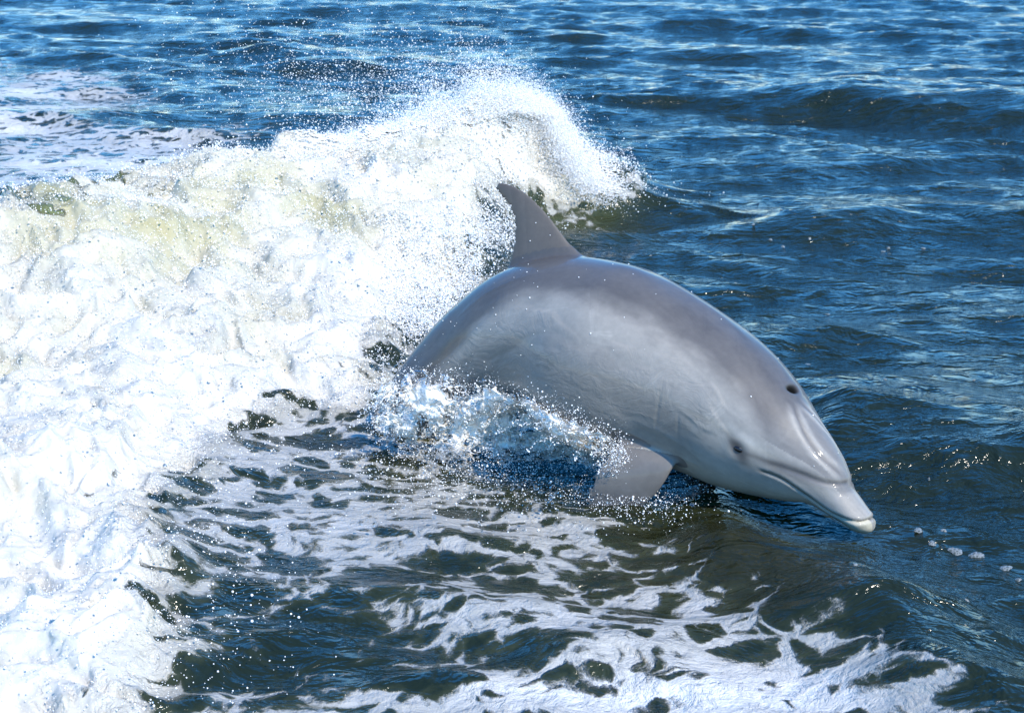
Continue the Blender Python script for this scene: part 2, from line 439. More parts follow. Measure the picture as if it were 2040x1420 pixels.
slant = (C0-CAM)@VF
R0 = ST_[:, 3]*slant/F_PX
A0 = np.radians(ST_[:, 4])
# the tail stock continues down into the water
tdir = np.array([-.62, .10, -.60]); tdir /= np.linalg.norm(tdir)
tailC = [C0[0]+np.array([-.36, .20, -.68]), C0[0]+np.array([-.23, .12, -.42]), C0[0]+np.array([-.10, .05, -.18])]
C0 = np.vstack([tailC, C0]); R0 = np.concatenate([[.05, .07, .095], R0]); A0 = np.concatenate([[0, 0, 0], A0])
def spline(tk, V, t):
    """natural cubic spline"""
    V = np.asarray(V, float); one = V.ndim == 1
    if one: V = V[:, None]
    n = len(tk); h = np.diff(tk); A = np.zeros((n, n)); B = np.zeros((n, V.shape[1])); A[0, 0] = A[-1, -1] = 1
    for i in range(1, n-1):
        A[i, i-1] = h[i-1]; A[i, i] = 2*(h[i-1]+h[i]); A[i, i+1] = h[i]
        B[i] = 6*((V[i+1]-V[i])/h[i]-(V[i]-V[i-1])/h[i-1])
    M = np.linalg.solve(A, B)
    i = np.clip(np.searchsorted(tk, t)-1, 0, n-2); x = t-tk[i]; hh = h[i]
    a = (tk[i+1]-t)/hh; b = x/hh
    r = a[:, None]*V[i]+b[:, None]*V[i+1]+((a**3-a)[:, None]*M[i]+(b**3-b)[:, None]*M[i+1])*(hh**2)[:, None]/6
    return r[:, 0] if one else r
seg = np.linalg.norm(np.diff(C0, axis=0), axis=1); tk = np.concatenate([[0], np.cumsum(seg)])
LEN = tk[-1]
NS = 420
s_lin = np.linspace(0, LEN, NS)
C = spline(tk, C0, s_lin); Rr = spline(tk, R0, s_lin); Aa = spline(tk, A0, s_lin)
T = np.gradient(C, s_lin, axis=0); T /= np.linalg.norm(T, axis=1)[:, None]
ti = np.stack([T@VR, T@VU], 1); ti /= np.linalg.norm(ti, axis=1)[:, None]
Nout = -ti[:, 1:2]*VR + ti[:, 0:1]*VU
Bv = CAM-C; Bv /= np.linalg.norm(Bv, axis=1)[:, None]
D = np.cos(Aa)[:, None]*Nout+np.sin(Aa)[:, None]*Bv
D -= (D*T).sum(1)[:, None]*T; D /= np.linalg.norm(D, axis=1)[:, None]
Lt = np.cross(T, D); 
if (Lt[NS//2]@Bv[NS//2]) < 0: Lt = -Lt
q = LEN-s_lin                                   # distance from the snout tip
def key(qk, vk, x): return np.interp(x, qk, vk)
def skey(qk, vk, x):
    # smooth interpolation
    i = np.clip(np.searchsorted(qk, x)-1, 0, len(qk)-2); qk = np.asarray(qk); vk = np.asarray(vk)
    t = np.clip((x-qk[i])/(qk[i+1]-qk[i]), 0, 1); t = t*t*(3-2*t); return vk[i]*(1-t)+vk[i+1]*t
NPH = 160
ph = np.linspace(0, 2*np.pi, NPH, endpoint=False)
def section(qv, r, phi):
    """half extents along back/side for distance-from-snout qv; returns (dorsal, lateral) offsets / r"""
    lat = skey([0, .05, .12, .22, .35, .9, 1.6, 2.3], [1.25, 1.22, 1.12, 1.0, .98, .96, .72, .5], qv)
    up = skey([0, .06, .115, .15, .22, .4, 3], [.72, .72, .80, 1.05, 1.02, 1.0, 1.0], qv)
    dn = skey([0, .06, .14, .25, .5, 3], [.80, .80, .90, .98, 1.0, 1.0], qv)
    c, s_ = np.cos(phi), np.sin(phi)
    vert = np.where(c > 0, up, dn)
    return vert*c, lat*s_
q2 = q[:, None]+0*ph[None, :]; ph2 = ph[None, :]+0*q[:, None]
vd, vl = section(q2, None, ph2)
V = C[:, None, :]+Rr[:, None, None]*(vd[..., None]*D[:, None, :]+vl[..., None]*Lt[:, None, :])
tip = C[-1]+T[-1]*Rr[-1]*.35; tail = C[0]
bv = np.vstack([V.reshape(-1, 3), tip, tail])
vi = np.arange(NS*NPH).reshape(NS, NPH); vj = np.roll(vi, -1, 1)
bq = np.stack([vi[:-1], vj[:-1], vj[1:], vi[1:]], -1).reshape(-1, 4)
tr1 = np.stack([vi[-1], vj[-1], np.full(NPH, NS*NPH)], -1); tr2 = np.stack([vj[0], vi[0], np.full(NPH, NS*NPH+1)], -1)
parts_v = [bv]; parts_f = [bq]; tris = [tr1, tr2]; off = len(bv)
def add_grid(G, closed=True):
    """G (levels, ring, 3) closed ring, capped"""
    global off
    a, b, _ = G.shape; ids = np.arange(a*b).reshape(a, b)+off; jd = np.roll(ids, -1, 1)
    parts_v.append(G.reshape(-1, 3)); parts_f.append(np.stack([ids[:-1], jd[:-1], jd[1:], ids[1:]], -1).reshape(-1, 4))
    c0 = G[0].mean(0); c1 = G[-1].mean(0); parts_v.append(np.array([c0, c1]))
    e = off+a*b
    tris.append(np.stack([jd[0], ids[0], np.full(b, e)], -1)); tris.append(np.stack([ids[-1], jd[-1], np.full(b, e+1)], -1))
    off += a*b+2
def resample(P, n):
    P = np.asarray(P, float); d = np.concatenate([[0], np.cumsum(np.linalg.norm(np.diff(P, axis=0), axis=1))])
    t = np.linspace(0, d[-1], n); return spline(d, P, t)
def fin(LE, TE, normal, thick, flare_n=6, nlev=60, nr_=48):
    """LE, TE arrays (m,3) from root to tip; lens-shaped sections along the normal"""
    L_ = resample(LE, nlev); E_ = resample(TE, nlev); G = []
    for i in range(nlev):
        v = i/(nlev-1); c = np.linalg.norm(E_[i]-L_[i]); 
        a = np.linspace(0, 2*np.pi, nr_, endpoint=False)
        xx = .5-.5*np.cos(a)                          # 0 at leading edge, 1 trailing
        th = max(thick(v)*c, .011)*(1.75*np.sqrt(np.clip(xx, 0, 1))*(1-xx)+.035*np.sin(np.pi*xx))*np.sign(np.sin(a)+1e-9)
        G.append(L_[i]+xx[:, None]*(E_[i]-L_[i])+th[:, None]*normal*.5)
    add_grid(np.array(G))
# dorsal fin, in the plane of the back at the fin
iF = int(np.argmin(np.abs(C[:, 0]-at_y(1120, 680, 5.03)[0])))
fn = Lt[iF]; fp = C[iF]+D[iF]*Rr[iF]
def on_plane(px, py, p0, n_):
    d = ray(np.array(px, float), np.array(py, float)); t = ((p0-CAM)@n_)/(d@n_); return CAM+d*t[:, None]
le = np.array([(1205, 575), (1180, 530), (1158, 503), (1128, 473), (1098, 436), (1068, 402), (1040, 379), (1012, 366), (994, 364)])
te = np.array([(985, 590), (1000, 550), (1008, 520), (1016, 495), (1021, 465), (1018, 432), (1008, 409), (995, 391), (986, 376)])
fin(on_plane(le[:, 0], le[:, 1], fp, fn), on_plane(te[:, 0], te[:, 1], fp, fn), fn, lambda v: .19-.07*v)
# flipper on the near side, its lower part in the water; the far one mirrored
iP = int(np.argmin(np.abs(C[:, 0]-at_y(1345, 763, 4.82)[0])))
fle = np.array([(1385, 850, 4.68), (1362, 890, 4.62), (1350, 925, 4.58), (1328, 960, 4.57), (1292, 1000, 4.58), (1240, 1035, 4.60), (1195, 1055, 4.62)])
fte = np.array([(1255, 830, 4.70), (1232, 870, 4.66), (1205, 905, 4.63), (1182, 940, 4.61), (1168, 985, 4.61), (1166, 1025, 4.62), (1178, 1052, 4.62)])
LEp = at_y(fle[:, 0], fle[:, 1], fle[:, 2]); TEp = at_y(fte[:, 0], fte[:, 1], fte[:, 2])
fnn = np.cross(LEp[3]-TEp[3], LEp[5]-LEp[1]); fnn /= np.linalg.norm(fnn)
fin(LEp, TEp, fnn, lambda v: .20-.07*v)
def mirror(P): d = (P-C[iP])@Lt[iP]; return P-2*d[:, None]*Lt[iP]
mn = fnn-2*(fnn@Lt[iP])*Lt[iP]
fin(mirror(TEp)*1.0, mirror(LEp), mn, lambda v: .20-.07*v)
# flukes
fl = C[0]; ft = T[0]; fd = D[0]; fs = Lt[0]
for sg in (1, -1):
    LEf = np.array([fl+ft*.10+sg*fs*0, fl-ft*.02+sg*fs*.12, fl-ft*.14+sg*fs*.24, fl-ft*.24+sg*fs*.31]); TEf = np.array([fl-ft*.10, fl-ft*.15+sg*fs*.12, fl-ft*.20+sg*fs*.22, fl-ft*.25+sg*fs*.31])
    fin(LEf, TEf, fd, lambda v: .20-.05*v, nlev=24, nr_=24)
av = np.vstack(parts_v); q4 = np.vstack(parts_f); t3 = np.vstack(tris)
tmp = bpy.data.meshes.new('body_blocking')
tmp.from_pydata(av.tolist(), [], q4.tolist()+t3.tolist()); tmp.update()
to = bpy.data.objects.new('body_blocking', tmp); COL.objects.link(to)
md = to.modifiers.new('r', 'REMESH'); md.mode = 'VOXEL'; md.voxel_size = .0042; md.adaptivity = 0
dg = bpy.context.evaluated_depsgraph_get(); ev = to.evaluated_get(dg); em = ev.to_mesh()
nv = len(em.vertices); co = np.empty(nv*3, np.float32); em.vertices.foreach_get('co', co); co = co.reshape(-1, 3).astype(float)
nf = len(em.polygons); lt_ = np.empty(nf, np.int32); em.polygons.foreach_get('loop_total', lt_)
lv_ = np.empty(len(em.loops), np.int32); em.loops.foreach_get('vertex_index', lv_)
ne = len(em.edges); ed = np.empty(ne*2, np.int32); em.edges.foreach_get('vertices', ed); ed = ed.reshape(-1, 2)
ev.to_mesh_clear(); bpy.data.objects.remove(to); bpy.data.meshes.remove(tmp)
faces4 = lv_.reshape(-1, 4) if (lt_ == 4).all() else None
assert faces4 is not None, 'remesh gave mixed faces'
def laplace(co, wgt, it):
    deg = np.bincount(ed.ravel(), minlength=nv).astype(float)
    for _ in range(it):
        acc = np.stack([np.bincount(ed[:, 0], co[ed[:, 1], k], nv)+np.bincount(ed[:, 1], co[ed[:, 0], k], nv) for k in range(3)], 1)/deg[:, None]
        co = co+(acc-co)*wgt[:, None]
    return co
def body_coords(co):
    """station index (float), distance from snout, offsets along back / side, divided by radius"""
    idx = np.empty(len(co), int); sub = np.arange(0, NS, 3)
    for a in range(0, len(co), 20000):
        dd = ((co[a:a+20000, None, :]-C[None, sub, :])**2).sum(2); idx[a:a+20000] = sub[dd.argmin(1)]
    ds = ((co-C[idx])*T[idx]).sum(1); sv = s_lin[idx]+ds
    f = np.clip(sv/LEN*(NS-1), 0, NS-1.001); i = f.astype(int); fr = (f-i)[:, None]
    c = C[i]*(1-fr)+C[i+1]*fr; d = D[i]*(1-fr)+D[i+1]*fr; l = Lt[i]*(1-fr)+Lt[i+1]*fr
    r = Rr[i]*(1-fr[:, 0])+Rr[i+1]*fr[:, 0]
    o = co-c; a = (o*d).sum(1); b = (o*l).sum(1)
    return LEN-sv, a, b, r
co = laplace(co, np.full(nv, .5), 3)
qv, oa, ob, rr_ = body_coords(co)
rad = np.hypot(oa, ob)/rr_
near_root = np.exp(-((rad-1.08)/.16)**2)*((np.abs(qv-LEN+s_lin[iF]) < .30) | ((qv < 1.3) & (oa < 0) & (np.abs(qv-(LEN-s_lin[iP])) < .28)))
co = laplace(co, .5*np.clip(near_root*1.4, 0, 1), 40)

def vnormals(co):
    a = co[faces4[:, 2]]-co[faces4[:, 0]]; b = co[faces4[:, 3]]-co[faces4[:, 1]]
    n = np.cross(a, b); N = np.zeros_like(co)
    for j in range(4):
        for k in range(3): N[:, k] += np.bincount(faces4[:, j], n[:, k], len(co))
    return N/np.maximum(np.linalg.norm(N, axis=1), 1e-12)[:, None]
body_bvh = BVHTree.FromPolygons(co.tolist(), faces4.tolist())
def on_skin(pts):
    out = []
    for px, py in pts:
        d = ray(px, py); hit = body_bvh.ray_cast(Vector(CAM), Vector(d/np.linalg.norm(d)))
        if hit[0] is not None: out.append(np.array(hit[0]))
    return np.array(out)
def linedist(P, L_):
    best = np.full(len(P), 1e9); tt = np.zeros(len(P)); n = len(L_)-1
    for i in range(n):
        a = L_[i]; d = L_[i+1]-a; t = np.clip(((P-a)@d)/(d@d), 0, 1); e = np.linalg.norm(P-a-t[:, None]*d, axis=1)
        m = e < best; best = np.where(m, e, best); tt = np.where(m, (i+t)/n, tt)
    return best, tt
qv, oa, ob, rr_ = body_coords(co)
fi = np.clip((LEN-qv)/LEN*(NS-1), 0, NS-1.001); ii = fi.astype(int); fr = (fi-ii)[:, None]
def fr_(A): return A[ii]*(1-fr)+A[ii+1]*fr
cC, cD, cL = fr_(C), fr_(D), fr_(Lt)
SYM = cC+cD*oa[:, None]+cL*np.abs(ob)[:, None]+fr_(T)*0
SYM += (co-(cC+cD*oa[:, None]+cL*ob[:, None]))            # keep the part along the spine
phi = np.abs(np.arctan2(ob, oa)); rad = np.hypot(oa, ob)/rr_
onfin = (rad > 1.12) & (oa > 0) & (qv > .7)
segd = np.min([linedist(SYM, np.array([LEp[k], TEp[k]]))[0] for k in range(len(LEp))]+[linedist(SYM, LEp)[0]], axis=0)
onflip = ((segd < .030) & (co[:, 2] < .22)) | ((rad > 1.10) & (oa < .0) & (qv > .45) & (qv < 1.5))
N = vnormals(co)
def S(pts): return resample(on_skin(pts), 40)
mouth = S([(1507, 935), (1530, 942), (1560, 955), (1590, 975), (1620, 996), (1649, 1017), (1679, 1032), (1706, 1039), (1724, 1037), (1736, 1032)])
crease = S([(1687, 961), (1665, 963), (1640, 960), (1610, 950), (1575, 937), (1540, 924), (1512, 913)])
brid = S([(1577, 800), (1590, 835), (1606, 868), (1630, 903), (1658, 930), (1683, 953)])
eyeP = on_skin([(1470, 895)])[0]
dm_, tm = linedist(SYM, mouth); dc_, tc = linedist(SYM, crease); db_, tb = linedist(SYM, brid)
disp = np.zeros(nv)
tape = lambda t, a=.12: np.clip(t/a, 0, 1)*np.clip((1-t)/a, 0, 1)
disp -= .0050*np.exp(-(dm_/.0042)**2)*np.clip(tm/.1, 0, 1)
disp += .0015*np.exp(-((dm_-.011)/.007)**2)*np.clip(tm/.1, 0, 1)
disp -= .0045*np.exp(-(dc_/.008)**2)*np.clip((1-tc)/.5, 0, 1)
disp -= .0009*np.exp(-(db_/.005)**2)*tape(tb, .15)
# ridge in front of the blowhole
d_mid = np.abs(ob)
disp += .0014*np.exp(-((db_-.016)/.010)**2)*tape(tb, .2)*(phi < R(50))
# eye socket
de = np.linalg.norm(SYM-eyeP, axis=1)
disp += .0012*np.exp(-((de-.032)/.014)**2) - .002*np.exp(-(de/.016)**2)
# blowhole on the midline
bh0 = on_skin([(1580, 775)])[0]; bc = body_coords(bh0[None]); q_bh = bc[0][0]
ibh = int(np.clip((LEN-q_bh)/LEN*(NS-1), 0, NS-1))
bhP = C[ibh]+D[ibh]*Rr[ibh]*section(np.array([q_bh]), None, np.array([0.]))[0][0]
h_ = body_bvh.find_nearest(Vector(bh0)); bhP = np.array(h_[0])       # slightly to the near side of the ridge
bhn = np.array(h_[1]); bhn = bhn*np.sign(bhn@D[ibh]); bt = T[ibh]-(T[ibh]@bhn)*bhn; bt /= np.linalg.norm(bt); bs = np.cross(bhn, bt)
rel = co-bhP; bx = rel@bs; by_ = rel@bt
e_bh = np.sqrt((bx/.030)**2+((by_+.005*(bx/.030)**2)/.018)**2+((rel@bhn)/.05)**2)
disp -= .010*np.exp(-(e_bh/.8)**4)
disp += .001*np.exp(-((e_bh-1.6)/.5)**2)
# creases behind the jaw
for pts, dep in [([(1322, 752), (1314, 790), (1308, 830), (1306, 878)], .0016), ([(1352, 815), (1350, 845), (1350, 872)], .0012)]:
    L_ = on_skin(pts); d_, t_ = linedist(SYM, L_); disp -= dep*np.exp(-(d_/.005)**2)*tape(t_, .3)
# soft muscle and skin irregularity
disp += .0035*pnoise(qv*6, phi*2.5, 200)*(~onfin)*sstep(.3, .7, qv)
co2 = co+N*disp[:, None]
co2 = laplace(co2, np.full(nv, .25), 1)

# skin colour, per vertex: pigment, plus painted flank shade and melon highlight
cape_q = on_skin([(1010, 600), (1060, 585), (1120, 583), (1200, 598), (1265, 625), (1330, 662), (1400, 712), (1450, 757), (1490, 800), (1520, 850), (1548, 884)])
b_ = body_coords(cape_q); kq, kp = b_[0], np.abs(np.arctan2(b_[2], b_[1])); o_ = np.argsort(kq)
phic = np.interp(qv, kq[o_], kp[o_]); phic = np.where(qv > kq.max(), phic+(qv-kq.max())*.9, phic)
nz = .05*fbm(qv*9, phi*5, 3, 210)
capem = 1-sstep(-.16, .18, phi-phic+nz)
capem = np.where(qv < kq.min(), 0, capem)*sstep(kq.min()-.03, kq.min()+.06, qv)
DARK = np.array([.070, .068, .070]); MID = np.array([.125, .124, .122]); LIGHT = np.array([.248, .240, .226]); PALE = np.array([.33, .315, .28])
colr = LIGHT+np.zeros((nv, 3))
def mixc(c, k, m): return c*(1-m[:, None])+k*m[:, None]
colr = mixc(colr, PALE, sstep(1.75, 2.3, phi)*.8*(1-sstep(.5, .75, qv)))
colr = mixc(colr, MID, sstep(1.25, 2.1, qv)*.6)
colr = mixc(colr, MID, sstep(1.15, 1.7, phi)*(1-sstep(1.9, 2.4, phi))*.55*sstep(.42, .60, qv))  # shade on the lower flank and flipper root, painted into the skin
colr = mixc(colr, np.array([.082, .079, .080]), capem*.95)
colr = mixc(colr, DARK, capem*sstep(.5, .0, phi)*.45)
colr = mixc(colr, np.array([.105, .094, .084]), onfin*.9)
colr = mixc(colr, np.array([.135, .130, .127]), onflip*1.0)
# head: painted melon highlight, dark line eye to melon apex, pale beak, dark mouth line
melon = (np.clip(1-tb, 0, 1) < 2)*(phi < 1.0)*(1-sstep(.30, .42, qv))*sstep(.09, .12, qv)
colr = mixc(colr, np.array([.125, .122, .120]), melon*.75)
colr = mixc(colr, np.array([.36, .35, .33]), np.exp(-((db_-.017)/.009)**2)*tape(tb, .2)*(phi < .8)*.5)  # bright highlight on the melon ridge, painted as lighter skin
colr = mixc(colr, np.array([.26, .248, .225]), (1-sstep(.085, .125, qv)))
colr = mixc(colr, np.array([.055, .053, .055]), np.exp(-(dc_/.0060)**2)*np.clip((1-tc)/.15, 0, 1)*.75)
band = np.exp(-((dc_-.006)/.016)**2)*.75*np.clip((1-tc)/.25, 0, 1)
colr = mixc(colr, np.array([.085, .082, .085]), band*sstep(.12, .5, tc))
colr = mixc(colr, np.array([.07, .068, .07]), np.exp(-(db_/.0045)**2)*tape(tb, .1)*.55)
colr = mixc(colr, np.array([.055, .05, .038]), np.exp(-(dm_/.0042)**2)*np.clip(tm/.05, 0, 1)*.9)
ie = int((LEN-body_coords(eyeP[None])[0][0])/LEN*(NS-1)); ev_ = (SYM-eyeP); bd_ = ev_@np.cross(T[ie], Bv[ie]); bd_ = bd_*np.sign(np.cross(T[ie], Bv[ie])@D[ie]); exx = ev_@T[ie]
colr = mixc(colr, np.array([.045, .043, .045]), np.exp(-(((exx+.25*bd_)/.036)**2+((bd_+.25*exx)/.019)**2)**1.5)*.95)
d_el, t_el = linedist(SYM, S([(1486, 903), (1500, 908), (1530, 920), (1560, 931)]))
colr = mixc(colr, np.array([.07, .067, .068]), np.exp(-(d_el/.0075)**2)*.6)
bd = bd_
colr = mixc(colr, np.array([.40, .39, .37]), np.exp(-(((bd-.034)/.012)**2+((exx-.02)/.05)**2))*.6)
colr = mixc(colr, np.array([.006, .006, .006]), np.exp(-(e_bh/.95)**6))
mb = body_coords(mouth); mo = np.argsort(mb[0]); oam = np.interp(qv, mb[0][mo], mb[1][mo])
below = sstep(.003, -.003, oa-oam)*(phi > .6)
colr = mixc(colr, np.array([.50, .46, .34]), (1-sstep(.045, .075, qv))*below)
lowerjaw = below*(1-sstep(.05, .22, qv))
colr = mixc(colr, np.array([.34, .32, .27]), lowerjaw*.6)
colr *= np.array([1.05, 1.0, .90])
colr *= (1+.07*fbm(qv*4, phi*3, 3, 240)-.05*(np.abs(fbm(qv*55+phi*9, phi*5-qv*3, 2, 250)) < .012)*sstep(.5, .8, qv))[:, None]
rk = np.random.default_rng(12); rake = np.zeros(nv); sx1 = qv; sy1 = phi*rr_
for _ in range(46):
    q0 = rk.uniform(.25, 1.7); p0 = rk.uniform(.1, 1.6)*.28; an = rk.uniform(-.9, .9)+(math.pi/2 if rk.random() < .25 else 0); ln = rk.uniform(.03, .12)
    ca, sa = math.cos(an), math.sin(an); u_ = (sx1-q0)*ca+(sy1-p0)*sa; v_ = -(sx1-q0)*sa+(sy1-p0)*ca
    for j in range(rk.integers(1, 5)):
        v0 = (j-1)*rk.uniform(.007, .011); bend = .35*rk.normal()
        rake += rk.uniform(.3, 1)*np.exp(-((v_-v0-bend*u_*u_)/.0028)**2)*(1-sstep(ln*.6, ln, np.abs(u_)))
blot = sstep(.25, .7, fbm(qv*7+3, phi*4, 4, 260))
colr *= (1+np.clip(rake, 0, 1)*.15*np.where(fbm(qv*2, phi, 2, 270) > 0, 1, -.7)-.10*blot)[:, None]
colr *= (1+.05*fbm(qv*30, phi*14, 3, 220))[:, None]

def make_skin():
    t = NT('dolphin_skin')
    P = t.node('ShaderNodeTexCoord').outputs['Object']
    c = t.attr('skin', 'Color')
    n1 = t.noise(P, 60, 5, .65); n2 = t.noise(P, 9, 4, .6)
    k = t.math('ADD', t.ss(n1, .2, .8, .93, 1.06), t.ss(n2, .25, .75, -.05, .05))
    hsv = t.node('ShaderNodeHueSaturation'); t.link(c, hsv.inputs['Color']); t.link(k, hsv.inputs['Value'])
    spots = t.math('SUBTRACT', 1.0, t.ss(t.voro(P, 10, 'F1'), .015, .035))
    t.link(t.mix(t.math('MULTIPLY', spots, .0), hsv.outputs[0], (.10, .09, .09, 1)), t.p.inputs['Base Color'])
    t.link(t.ss(n2, .3, .7, .42, .55), t.p.inputs['Roughness'])
    t.p.inputs['IOR'].default_value = 1.36
    dl = t.math('SUBTRACT', 1.0, t.attr('dull')); t.link(t.math('MULTIPLY', dl, .38), t.p.inputs['Specular IOR Level']); t.link(t.math('MULTIPLY', dl, .45), t.p.inputs['Coat Weight']); t.p.inputs['Coat Roughness'].default_value = .075; t.p.inputs['Coat IOR'].default_value = 1.33
    t.p.inputs['Subsurface Weight'].default_value = 0; t.p.inputs['Specular IOR Level'].default_value = .38; t.p.inputs['Subsurface Radius'].default_value = (.03, .02, .018); t.p.inputs['Subsurface Scale'].default_value = .3
    # water running off the flank: fine wandering ridges low on the side, fine skin grain
    wet = t.attr('wet')
    wP = t.vadd(P, t.noise(P, 4.5, 2, .5, 0, 'Color'), .22)
    r = t.noise(t.mapping(wP, scale=(1, 1, 2.4), rot=(0, R(28), 0)), 17, 3, .55, .5)
    r2 = t.noise(wP, 55, 3, .6, .8)
    h = t.math('MULTIPLY', wet, t.math('ADD', t.math('MULTIPLY', r, .0040), t.math('MULTIPLY', r2, .0016)))
    g = t.math('MULTIPLY', n1, .0005)
    t.link(t.bump(t.math('ADD', h, g), .9, 1.0), t.p.inputs['Normal'])
    return t.m
SKIN = make_skin()
wet = sstep(.25, .75, fbm(qv*2.2, phi*2, 3, 230)+.25+1.1*sstep(.85, 1.45, phi)*sstep(.42, .55, qv)+.7*sstep(1.1, 1.5, qv)-.5)
wet = np.where(qv < .42, 0, wet)*(~onfin)*(~onflip)
me = mesh_np('body', co2, faces4, SKIN); cattr(me, 'skin', np.clip(colr, 0, 1)); fattr(me, 'wet', wet); fattr(me, 'dull', np.clip(np.exp(-(e_bh/1.0)**6)+.8*np.exp(-(dm_/.004)**2), 0, 1))
dolphin = bpy.data.objects.new('dolphin', None); COL.objects.link(dolphin)
dolphin.location = (float(C[iF][0]), float(C[iF][1]), 0.0); dolphin.empty_display_size = .3
dolphin['label'] = 'grey dolphin leaping out of the water in front of the white wake, snout down'
dolphin['category'] = 'dolphin'
bpy.context.view_layer.update()
def child(name, me):
    o = add_obj(name, me, dolphin); o.matrix_parent_inverse = dolphin.matrix_world.inverted(); return o
child('body', me)
def ellipsoid(name, c, ax, rad3, mat, nu=16, nvv=10):
    vs = []; fs = []
    for i in range(nvv+1):
        for j in range(nu):
            a = math.pi*i/nvv; b = 2*math.pi*j/nu
            v = np.array([math.cos(a)*rad3[0], math.sin(a)*math.cos(b)*rad3[1], math.sin(a)*math.sin(b)*rad3[2]])
            vs.append(c+v[0]*ax[0]+v[1]*ax[1]+v[2]*ax[2])
    for i in range(nvv):
        for j in range(nu): fs.append([i*nu+j, i*nu+(j+1) % nu, (i+1)*nu+(j+1) % nu, (i+1)*nu+j])
    return mesh_np(name, np.array(vs), np.array(fs), mat)
te_ = NT('dolphin_eye'); te_.p.inputs['Base Color'].default_value = (.010, .008, .007, 1); te_.p.inputs['Roughness'].default_value = .08
ie = int((LEN-body_coords(eyeP[None])[0][0])/LEN*(NS-1))
en = np.array(body_bvh.find_nearest(Vector(eyeP))[1]); 
if en@(CAM-eyeP) < 0: en = -en
ax0 = T[ie]-(T[ie]@en)*en; ax0 /= np.linalg.norm(ax0)
for sg in (1, -1):
    c = eyeP-en*.0065; n_ = en.copy(); a_ = ax0.copy()
    if sg < 0:
        dd = (c-C[ie])@Lt[ie]; c = c-2*dd*Lt[ie]; n_ = n_-2*(n_@Lt[ie])*Lt[ie]; a_ = a_-2*(a_@Lt[ie])*Lt[ie]
    child('eye', ellipsoid('eye', c, (a_, np.cross(n_, a_), n_), (.0175, .0095, .0095), te_.m))

# ------------------------------------------------------------------ spray and droplets
OCT = np.array([(1, 0, 0), (-1, 0, 0), (0, 1, 0), (0, -1, 0), (0, 0, 1), (0, 0, -1)], float)
OCF = np.array([(0, 2, 4), (2, 1, 4), (1, 3, 4), (3, 0, 4), (2, 0, 5), (1, 2, 5), (3, 1, 5), (0, 3, 5)])
def ico():
    t = (1+5**.5)/2
    v = np.array([(-1, t, 0), (1, t, 0), (-1, -t, 0), (1, -t, 0), (0, -1, t), (0, 1, t), (0, -1, -t), (0, 1, -t), (t, 0, -1), (t, 0, 1), (-t, 0, -1), (-t, 0, 1)], float)
    v /= np.linalg.norm(v[0])
    f = np.array([(0, 11, 5), (0, 5, 1), (0, 1, 7), (0, 7, 10), (0, 10, 11), (1, 5, 9), (5, 11, 4), (11, 10, 2), (10, 7, 6), (7, 1, 8), (3, 9, 4), (3, 4, 2), (3, 2, 6), (3, 6, 8), (3, 8, 9), (4, 9, 5), (2, 4, 11), (6, 2, 10), (8, 6, 7), (9, 8, 1)])
    return v, f
def subdiv(v, f):
    v = list(map(tuple, v)); cache = {}; out = []
    def mid(a, b):
        k = (min(a, b), max(a, b))
        if k not in cache:
            m = (np.array(v[a])+np.array(v[b]))/2; m /= np.linalg.norm(m); v.append(tuple(m)); cache[k] = len(v)-1
        return cache[k]
    for a, b, c in f:
        ab, bc, ca = mid(a, b), mid(b, c), mid(c, a); out += [(a, ab, ca), (b, bc, ab), (c, ca, bc), (ab, bc, ca)]
    return np.array(v), np.array(out)
ICV, ICF = ico(); IC2V, IC2F = subdiv(ICV, ICF)
def drops(name, P, r, mat, base='oct', stretch=None, label=None):
    bV, bF = {'oct': (OCT, OCF), 'ico': (ICV, ICF), 'ico2': (IC2V, IC2F)}[base]
    n = len(P); q_ = rng.normal(size=(n, 3, 3)); a = q_[:, 0]/np.linalg.norm(q_[:, 0], axis=1)[:, None]
    if stretch is not None:
        a = stretch+.25*a; a /= np.linalg.norm(a, axis=1)[:, None]
    b = np.cross(a, q_[:, 1]); b /= np.linalg.norm(b, axis=1)[:, None]; c = np.cross(a, b)
    ra = r*rng.uniform(1.0, 1.9 if stretch is not None else 1.35, n)
    rb = r*rng.uniform(.75, 1.0, n)
    W = P[:, None, :]+bV[None, :, 0:1]*(a*ra[:, None])[:, None, :]+bV[None, :, 1:2]*(b*rb[:, None])[:, None, :]+bV[None, :, 2:3]*(c*rb[:, None])[:, None, :]
    Fa = bF[None]+(np.arange(n)*len(bV))[:, None, None]
    return mesh_np(name, W.reshape(-1, 3), Fa.reshape(-1, 3), mat)
def points(name, P, r, mat, label):
    me = bpy.data.meshes.new(name); me.vertices.add(len(P)); me.vertices.foreach_set('co', np.asarray(P, np.float32).ravel()); me.update()
    fattr(me, 'size', r)
    g = bpy.data.node_groups.new(name, 'GeometryNodeTree')
    g.interface.new_socket('Geometry', in_out='INPUT', socket_type='NodeSocketGeometry'); g.interface.new_socket('Geometry', in_out='OUTPUT', socket_type='NodeSocketGeometry')
    a = g.nodes.new('NodeGroupInput'); b = g.nodes.new('NodeGroupOutput'); m2p = g.nodes.new('GeometryNodeMeshToPoints'); sm = g.nodes.new('GeometryNodeSetMaterial'); na = g.nodes.new('GeometryNodeInputNamedAttribute')
    na.data_type = 'FLOAT'; na.inputs['Name'].default_value = 'size'; sm.inputs['Material'].default_value = mat
    g.links.new(a.outputs[0], m2p.inputs['Mesh']); g.links.new(na.outputs[0], m2p.inputs['Radius']); g.links.new(m2p.outputs[0], sm.inputs[0]); g.links.new(sm.outputs[0], b.inputs[0])
    me.materials.append(mat)
    o = add_obj(name, me); o.modifiers.new('points', 'NODES').node_group = g
    o['kind'] = 'stuff'; o['label'] = label; return o
